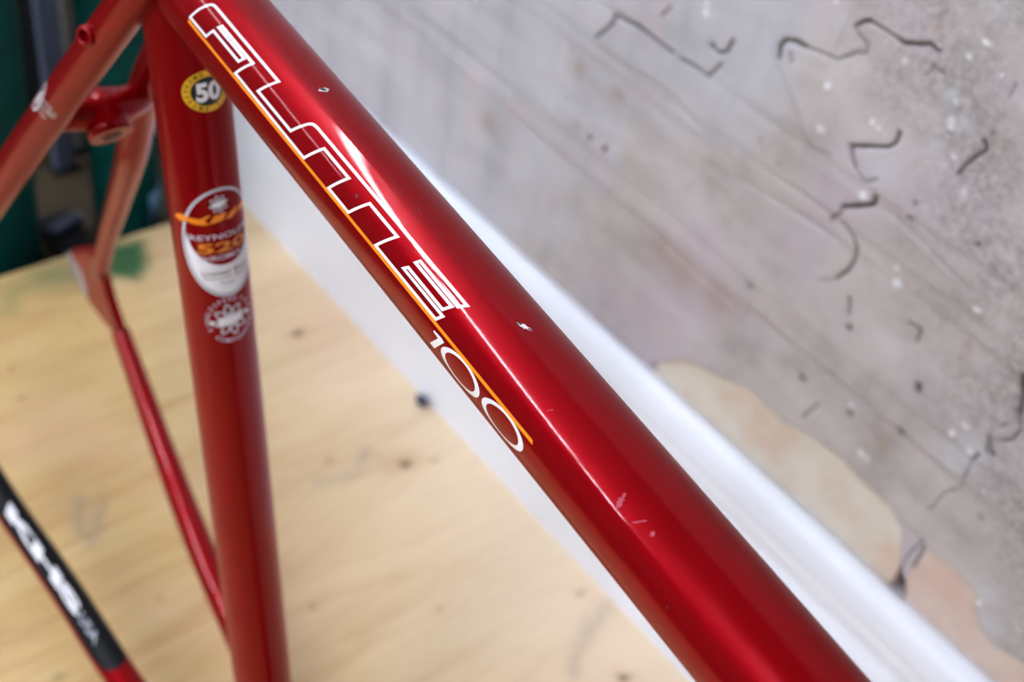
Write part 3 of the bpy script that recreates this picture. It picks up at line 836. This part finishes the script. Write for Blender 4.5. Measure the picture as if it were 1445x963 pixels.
for shp in (blob((260.2, 41.5 * KT), 0.8, 1.9, -0.3, 21, 26, 0.4),
            [(266.0, 45 * KT), (266.35, 45 * KT), (268.3, 34.5 * KT), (267.9, 34.3 * KT)],
            [(229.0, 40 * KT), (229.25, 40 * KT), (230.2, 34.5 * KT), (229.9, 34.3 * KT)],
            blob((271.5, 38 * KT), 0.5, 0.8, -0.3, 23, 18, 0.35)):
    d = Decal()
    d.poly(shp, 'scuff', 0)
    d.build('scuff_mark', map_tt, top_tube, 'pale scuff in the red paint')

# seat tube: u = mm round the tube from its near side towards the front, v = mm above the top tube axis
map_st = lambda u, v, off: st.skin(ST_S0 - v / 1000, -u / 1000 / R_ST, off)
FC = 22.46
d = Decal()
d.ellipse((FC + 0.3, -40.5), 9.6, 7.9, 'yellow_ink', 0)
d.ellipse((FC + 0.3, -40.6), 6.5, 5.5, 'black_ink', 1)
d.text('50', (FC + 0.5, -40.7), 7.4, 'white_ink', 2, width=9.8, bold=0.045)
d.arc_text('FRAME SIZE', (FC + 0.3, -40.5), 8.0, 6.75, math.radians(172), math.radians(20), 1.55, 'black_ink', 2)
d.arc_text('FRAME SIZE', (FC + 0.3, -40.5), 8.1, 6.7, math.radians(194), math.radians(346), 1.55, 'black_ink', 2)
d.build('frame_size_sticker', map_st, seat_tube, 'yellow and black oval sticker reading 50')

def atom(d, c, R, mat, lay, w=0.55, petals=4, bar=True):
    for k in range(petals):
        rot = math.pi * k / petals + 0.2
        d.ering(c, R, R * 0.30, R - w, R * 0.30 - w, mat, lay, 40, rot)
    if bar:
        d.poly([(c[0] - R * 0.75, c[1] - R * 0.26), (c[0] + R * 0.55, c[1] - R * 0.2), (c[0] + R * 0.75, c[1] + R * 0.26), (c[0] - R * 0.6, c[1] + R * 0.2)], 'white_ink', lay + 1)

d = Decal()
C0 = (FC, -103.4)
d.ering(C0, 16.9, 23.9, 15.7, 22.7, 'silver_ink', 1, 72)
d.ering(C0, 15.75, 22.75, 15.4, 22.4, 'black_ink', 0, 72, 0.0, math.pi * 0.93, 2 * math.pi * 1.02)
# white crescent below the inner circle
n = 60; vs = []
for k in range(n + 1):
    t = math.radians(180 - 4) + math.radians(188) * k / n
    vs.append((C0[0] + 15.5 * math.cos(t), C0[1] + 22.5 * math.sin(t)))
    vs.append((FC + 14.5 * math.cos(t), -97.4 + 15.4 * math.sin(t)) if k not in (0, n) else (FC + 15.4 * math.cos(t), C0[1] + 22.3 * math.sin(t)))
d.add(vs, [(2 * k, 2 * k + 2, 2 * k + 3, 2 * k + 1) for k in range(n)], 'white_ink', 0)
atom(d, (FC - 0.6, -86.2), 3.9, 'silver_ink', 1, 0.5)
# orange ribbon lettering across the oval
d.poly([(3.2, -92.2), (4.2, -90.6), (7.0, -90.0), (9.2, -91.0), (14.0, -91.6), (17.2, -90.2), (18.4, -90.3), (15.6, -92.3), (17.4, -94.2), (15.0, -94.2), (12.0, -93.9), (9.0, -92.9), (6.0, -93.3)], 'orange_ink', 3)
d.poly([(17.2, -94.0), (19.6, -90.8), (24.6, -90.2), (23.0, -93.2)], 'orange_ink', 3)
d.poly([(24.0, -93.2), (26.2, -91.0), (30.2, -89.6), (29.2, -92.6), (26.0, -93.6)], 'orange_ink', 3)
d.poly([(30.2, -92.8), (31.4, -90.2), (36.0, -89.8), (41.2, -90.8), (37.0, -92.4)], 'orange_ink', 3)
d.text('REYNOLDS', (FC - 0.2, -99.9), 2.3, 'lilac_ink', 2, width=26.5, bold=0.01)
d.text('520', (FC - 0.2, -104.7), 4.5, 'amber_ink', 2, width=21.5, bold=0.03)
d.text('CHROMOLY', (FC - 0.2, -109.2), 2.2, 'lilac_ink', 2, width=22.0, bold=0.01)
d.text('Licensed', (FC - 4.6, -115.9), 2.1, 'brown_ink', 2, width=11.2, bold=0.01)
d.text('Brand', (FC + 6.4, -115.9), 2.1, 'brown_ink', 2, width=7.4, bold=0.01)
d.text('Reynolds', (FC - 4.2, -118.4), 1.6, 'brown_ink', 2, width=11.0)
d.text('Steel', (FC + 6.2, -118.4), 1.6, 'brown_ink', 2, width=6.6)
d.text('Type', (FC - 0.6, -121.0), 1.8, 'brown_ink', 2, width=6.0)
d.build('tubing_sticker', map_st, seat_tube, 'oval REYNOLDS 520 sticker with orange ribbon and white crescent')

d = Decal()
AC = (FC - 0.9, -138.4)
atom(d, AC, 7.6, 'silver_ink', 0, 0.85)
d.arc_text('SINGLESPEED', AC, 9.6, 9.7, math.radians(205), math.radians(75), 1.9, 'lilac_ink', 0)
d.arc_text('TRACK', AC, 9.6, 9.7, math.radians(55), math.radians(-20), 1.9, 'lilac_ink', 0)
d.arc_text('COMPONENT', AC, 9.8, 9.9, math.radians(232), math.radians(335), 1.9, 'lilac_ink', 0)
d.ellipse((AC[0] - 7.9, AC[1] - 0.6), 0.9, 0.9, 'white_ink', 1)
d.ellipse((AC[0] + 7.9, AC[1] + 0.6), 0.9, 0.9, 'white_ink', 1)
d.build('atom_sticker', map_st, seat_tube, 'white atom emblem ringed with small letters')

# near seat stay: a small atom emblem wrapped round the tube
s_ref = (Vector((-0.134, -0.018, 0.439)) - Vector((-0.112, -0.0125, 0.474))).length
def map_ss(u, v, off):
    return ss_n.skin(s_ref + u / 1000, v / 1000 / 0.0081, off)
d = Decal()
cs_ = (80.0, 2.6)
d.ering(cs_, 10.8, 2.9, 9.6, 2.0, 'white_ink', 1, 48, -0.10)
d.poly([(73.5, 2.6), (78.0, 1.8), (82.5, 1.2), (87.0, 1.6), (84.0, 3.2), (79.0, 3.6)], 'white_ink', 1)
for (px_c, pv, rt, L) in ((85.0, -2.6, -1.25, 2.9), (80.5, -3.2, -1.45, 2.8), (76.0, -2.6, -1.75, 2.8), (78.5, -6.0, -1.5, 1.9), (81.0, -6.6, -1.2, 1.6)):
    d.ering((px_c, pv), L, 1.15, L - 0.5, 0.65, 'silver_ink', 0, 28, rt)
d.build('atom_sticker', map_ss, stay_n, 'white emblem on the stay')

# near chain stay: black protector film with white lettering
s_cs = (Vector((-0.335, -0.067, 0.046)) - Vector((-0.2494, -0.06, 0.03))).length
map_cs = lambda u, v, off: cs_n.skin(s_cs + u / 1000, v / 1000 / 0.0092, off)
d = Decal()
pts = [(-70, -4.6), (120, -3.9), (128, -4.4), (134, -6.8), (137.2, -10.0), (138.0, -14.5), (136.0, -20), (131, -24), (120, -26.5), (-70, -27)]
d.poly(pts, 'black_film', 0, 2.0)
d.text('KHS', (54.5, -12.4), 6.4, 'white_ink', 1, width=82.0, shear=-0.8, bold=0.055, xf=lambda x, y: (54.5 + x, -12.2 - y))
d.text('USA', (106.0, -12.0), 4.6, 'silver_ink', 1, width=19.0, shear=-0.6, xf=lambda x, y: (107.0 + x, -12.2 - y))
d.build('chain_guard_film', map_cs, chain_n, 'black film reading KHS USA in white')

# ------------------------------------------------------------------ things in the dark corner past the plywood
def lathe(name, prof, loc, mat, parent, seg=40):
    vs, fs = [], []
    for r, z in prof:
        for k in range(seg):
            t = 2 * math.pi * k / seg
            vs.append((loc[0] + r * math.cos(t), loc[1] + r * math.sin(t), loc[2] + z))
    for i in range(len(prof) - 1):
        for k in range(seg):
            fs.append((i * seg + k, i * seg + (k + 1) % seg, (i + 1) * seg + (k + 1) % seg, (i + 1) * seg + k))
    fs.append(tuple(range(seg - 1, -1, -1)))
    fs.append(tuple((len(prof) - 1) * seg + k for k in range(seg)))
    return mesh_obj(name, vs, fs, mat, parent)

M['green'] = plain('dark_green_enamel', (0.001, 0.040, 0.034), 0.6, var=0.15, spec=0.08)
M['rubber'] = plain('black_rubber', (0.004, 0.004, 0.006), 0.8)
M['bluegrey'] = plain('blue_grey_steel', (0.10, 0.12, 0.18), 0.55, metal=0.2)
M['olive'] = plain('olive_grey_steel', (0.13, 0.125, 0.105), 0.6)
M['bluelabel'] = plain('pale_blue_label', (0.10, 0.24, 0.36), 0.4)

def post(x, y, r, rt, label):
    t = empty('green_post', (x, y, -0.06))
    lathe('shaft', [(r, 0.010), (r * 1.0, 0.03), (rt, 0.44), (rt * 0.97, 0.452)], (0, 0, 0), M['green'], t)
    lathe('foot', [(r * 1.05, 0.0), (r * 1.08, 0.004), (r * 1.04, 0.010), (r * 0.9, 0.014)], (0, 0, 0), M['rubber'], t)
    lathe('cap', [(rt * 0.97, 0.448), (rt * 0.9, 0.462), (rt * 0.5, 0.468)], (0, 0, 0), M['green'], t)
    tag(t, label, 'post', 'green posts behind the plywood')
    return t
post(-0.600, 0.070, 0.042, 0.055, 'dark green post at the left border behind the near seat stay')
p2 = post(-0.590, 0.192, 0.0285, 0.029, 'dark green post standing between the far seat stay and seat tube')
# pale blue tag near its foot
vs, fs = [], []
for i in range(2):
    for k in range(9):
        t = math.radians(-30 + 60 * k / 8 + 48)
        for rr in (0.0288, 0.0296):
            vs.append((rr * math.cos(t), rr * math.sin(t), 0.028 + 0.034 * i))
for k in range(8):
    a, b = 2 * k, 18 + 2 * k
    fs += [(a + 1, a + 3, b + 3, b + 1), (a, b, b + 2, a + 2), (b, b + 1, b + 3, b + 2), (a, a + 2, a + 3, a + 1)]
mesh_obj('tag', vs, fs, M['bluelabel'], p2)['label'] = 'pale blue tag'

def bar(name, x, y, w, dp, h, mat, label):
    t = empty(name, (x, y, -0.06))
    bm = bmesh.new(); bm_box(bm, (-dp / 2, -w / 2, 0.004), (dp / 2, w / 2, h), 0.002)
    bm_obj('upright', bm, mat, t)
    bm = bmesh.new(); bm_box(bm, (-dp / 2 - 0.003, -w / 2 - 0.003, 0.0), (dp / 2 + 0.003, w / 2 + 0.003, 0.006), 0.001)
    bm_obj('foot', bm, M['rubber'], t)
    tag(t, label, 'bar')
bar('steel_bar', -0.712, 0.184, 0.019, 0.012, 0.42, M['bluegrey'], 'blue-grey steel bar standing upright between the green posts')
bar('olive_bar', -0.735, 0.215, 0.017, 0.012, 0.42, M['olive'], 'olive-grey upright bar just right of the blue-grey one')

# black rubber mat in the gap with a steel rod lying on it
t = empty('rubber_mat', (-0.585, 0.141, -0.06))
bm = bmesh.new(); bm_box(bm, (-0.057, -0.018, 0.0), (0.057, 0.016, 0.010), 0.003)
bm_obj('slab', bm, M['rubber'], t)
bm = bmesh.new()
for k in range(7):
    bm_box(bm, (-0.05 + k * 0.0155, -0.017, 0.0095), (-0.044 + k * 0.0155, 0.015, 0.0115), 0.0006)
bm_obj('ribs', bm, M['rubber'], t)
tag(t, 'black ribbed rubber mat in the gap past the plywood edge', 'mat')
t = empty('steel_rod', (-0.612, 0.141, -0.0425))
bm = bmesh.new(); cyl_y(bm, 0, 0, -0.0175, 0.0165, 0.0060, 20)
rod = bm_obj('shaft', bm, M['bluegrey'], t, True)
bm = bmesh.new(); cyl_y(bm, 0, 0, 0.0160, 0.0175, 0.0061, 20)
bm_obj('end', bm, M['bare_steel'], t, True)
t.rotation_euler = (0, 0, math.radians(12))
tag(t, 'short blue-grey steel rod lying on the black mat', 'rod')

# dark cabinet closing off the corner
t = empty('dark_cabinet', (-0.80, 0.05, -0.06))
M['charcoal'] = plain('charcoal_paint', (0.006, 0.008, 0.009), 0.7)
bm = bmesh.new(); bm_box(bm, (-0.12, -0.30, 0.0), (0.03, 0.225, 0.36), 0.004)
bm_obj('carcass', bm, M['charcoal'], t)
for k in range(2):
    bm = bmesh.new(); bm_box(bm, (0.029, -0.295 + k * 0.262, 0.03), (0.036, -0.040 + k * 0.262, 0.35), 0.002)
    dr = bm_obj('door', bm, M['charcoal'], t)
    bm = bmesh.new(); bm_box(bm, (0.036, -0.05 + k * 0.03, 0.17), (0.042, -0.045 + k * 0.03, 0.23), 0.001)
    bm_obj('handle', bm, M['rubber'], dr)
tag(t, 'low charcoal cabinet in the dark corner behind the posts', 'cabinet')

# small crumpled blue-black scrap where the sheet meets the skirting
bm = bmesh.new()
bmesh.ops.create_icosphere(bm, subdivisions=3, radius=0.0046)
r = random.Random(5)
for v in bm.verts:
    f = 1 + 0.35 * math.sin(v.co.x * 1500 + 1) * math.cos(v.co.y * 1300) + r.uniform(-0.08, 0.08)
    v.co = Vector((v.co.x * f * 1.25, v.co.y * f * 0.8, v.co.z * f * 0.75))
zmin = min(v.co.z for v in bm.verts)
for v in bm.verts: v.co += Vector((0, 0, -zmin))
sc = bm_obj('scrap', bm, plain('blue_black_scrap', (0.035, 0.05, 0.10), 0.6, var=0.5, nscale=300), None, True)
sc.location = (-0.2325, 0.2625, 0.0)
tag(sc, 'small crumpled blue-black scrap at the foot of the skirting', 'scrap')
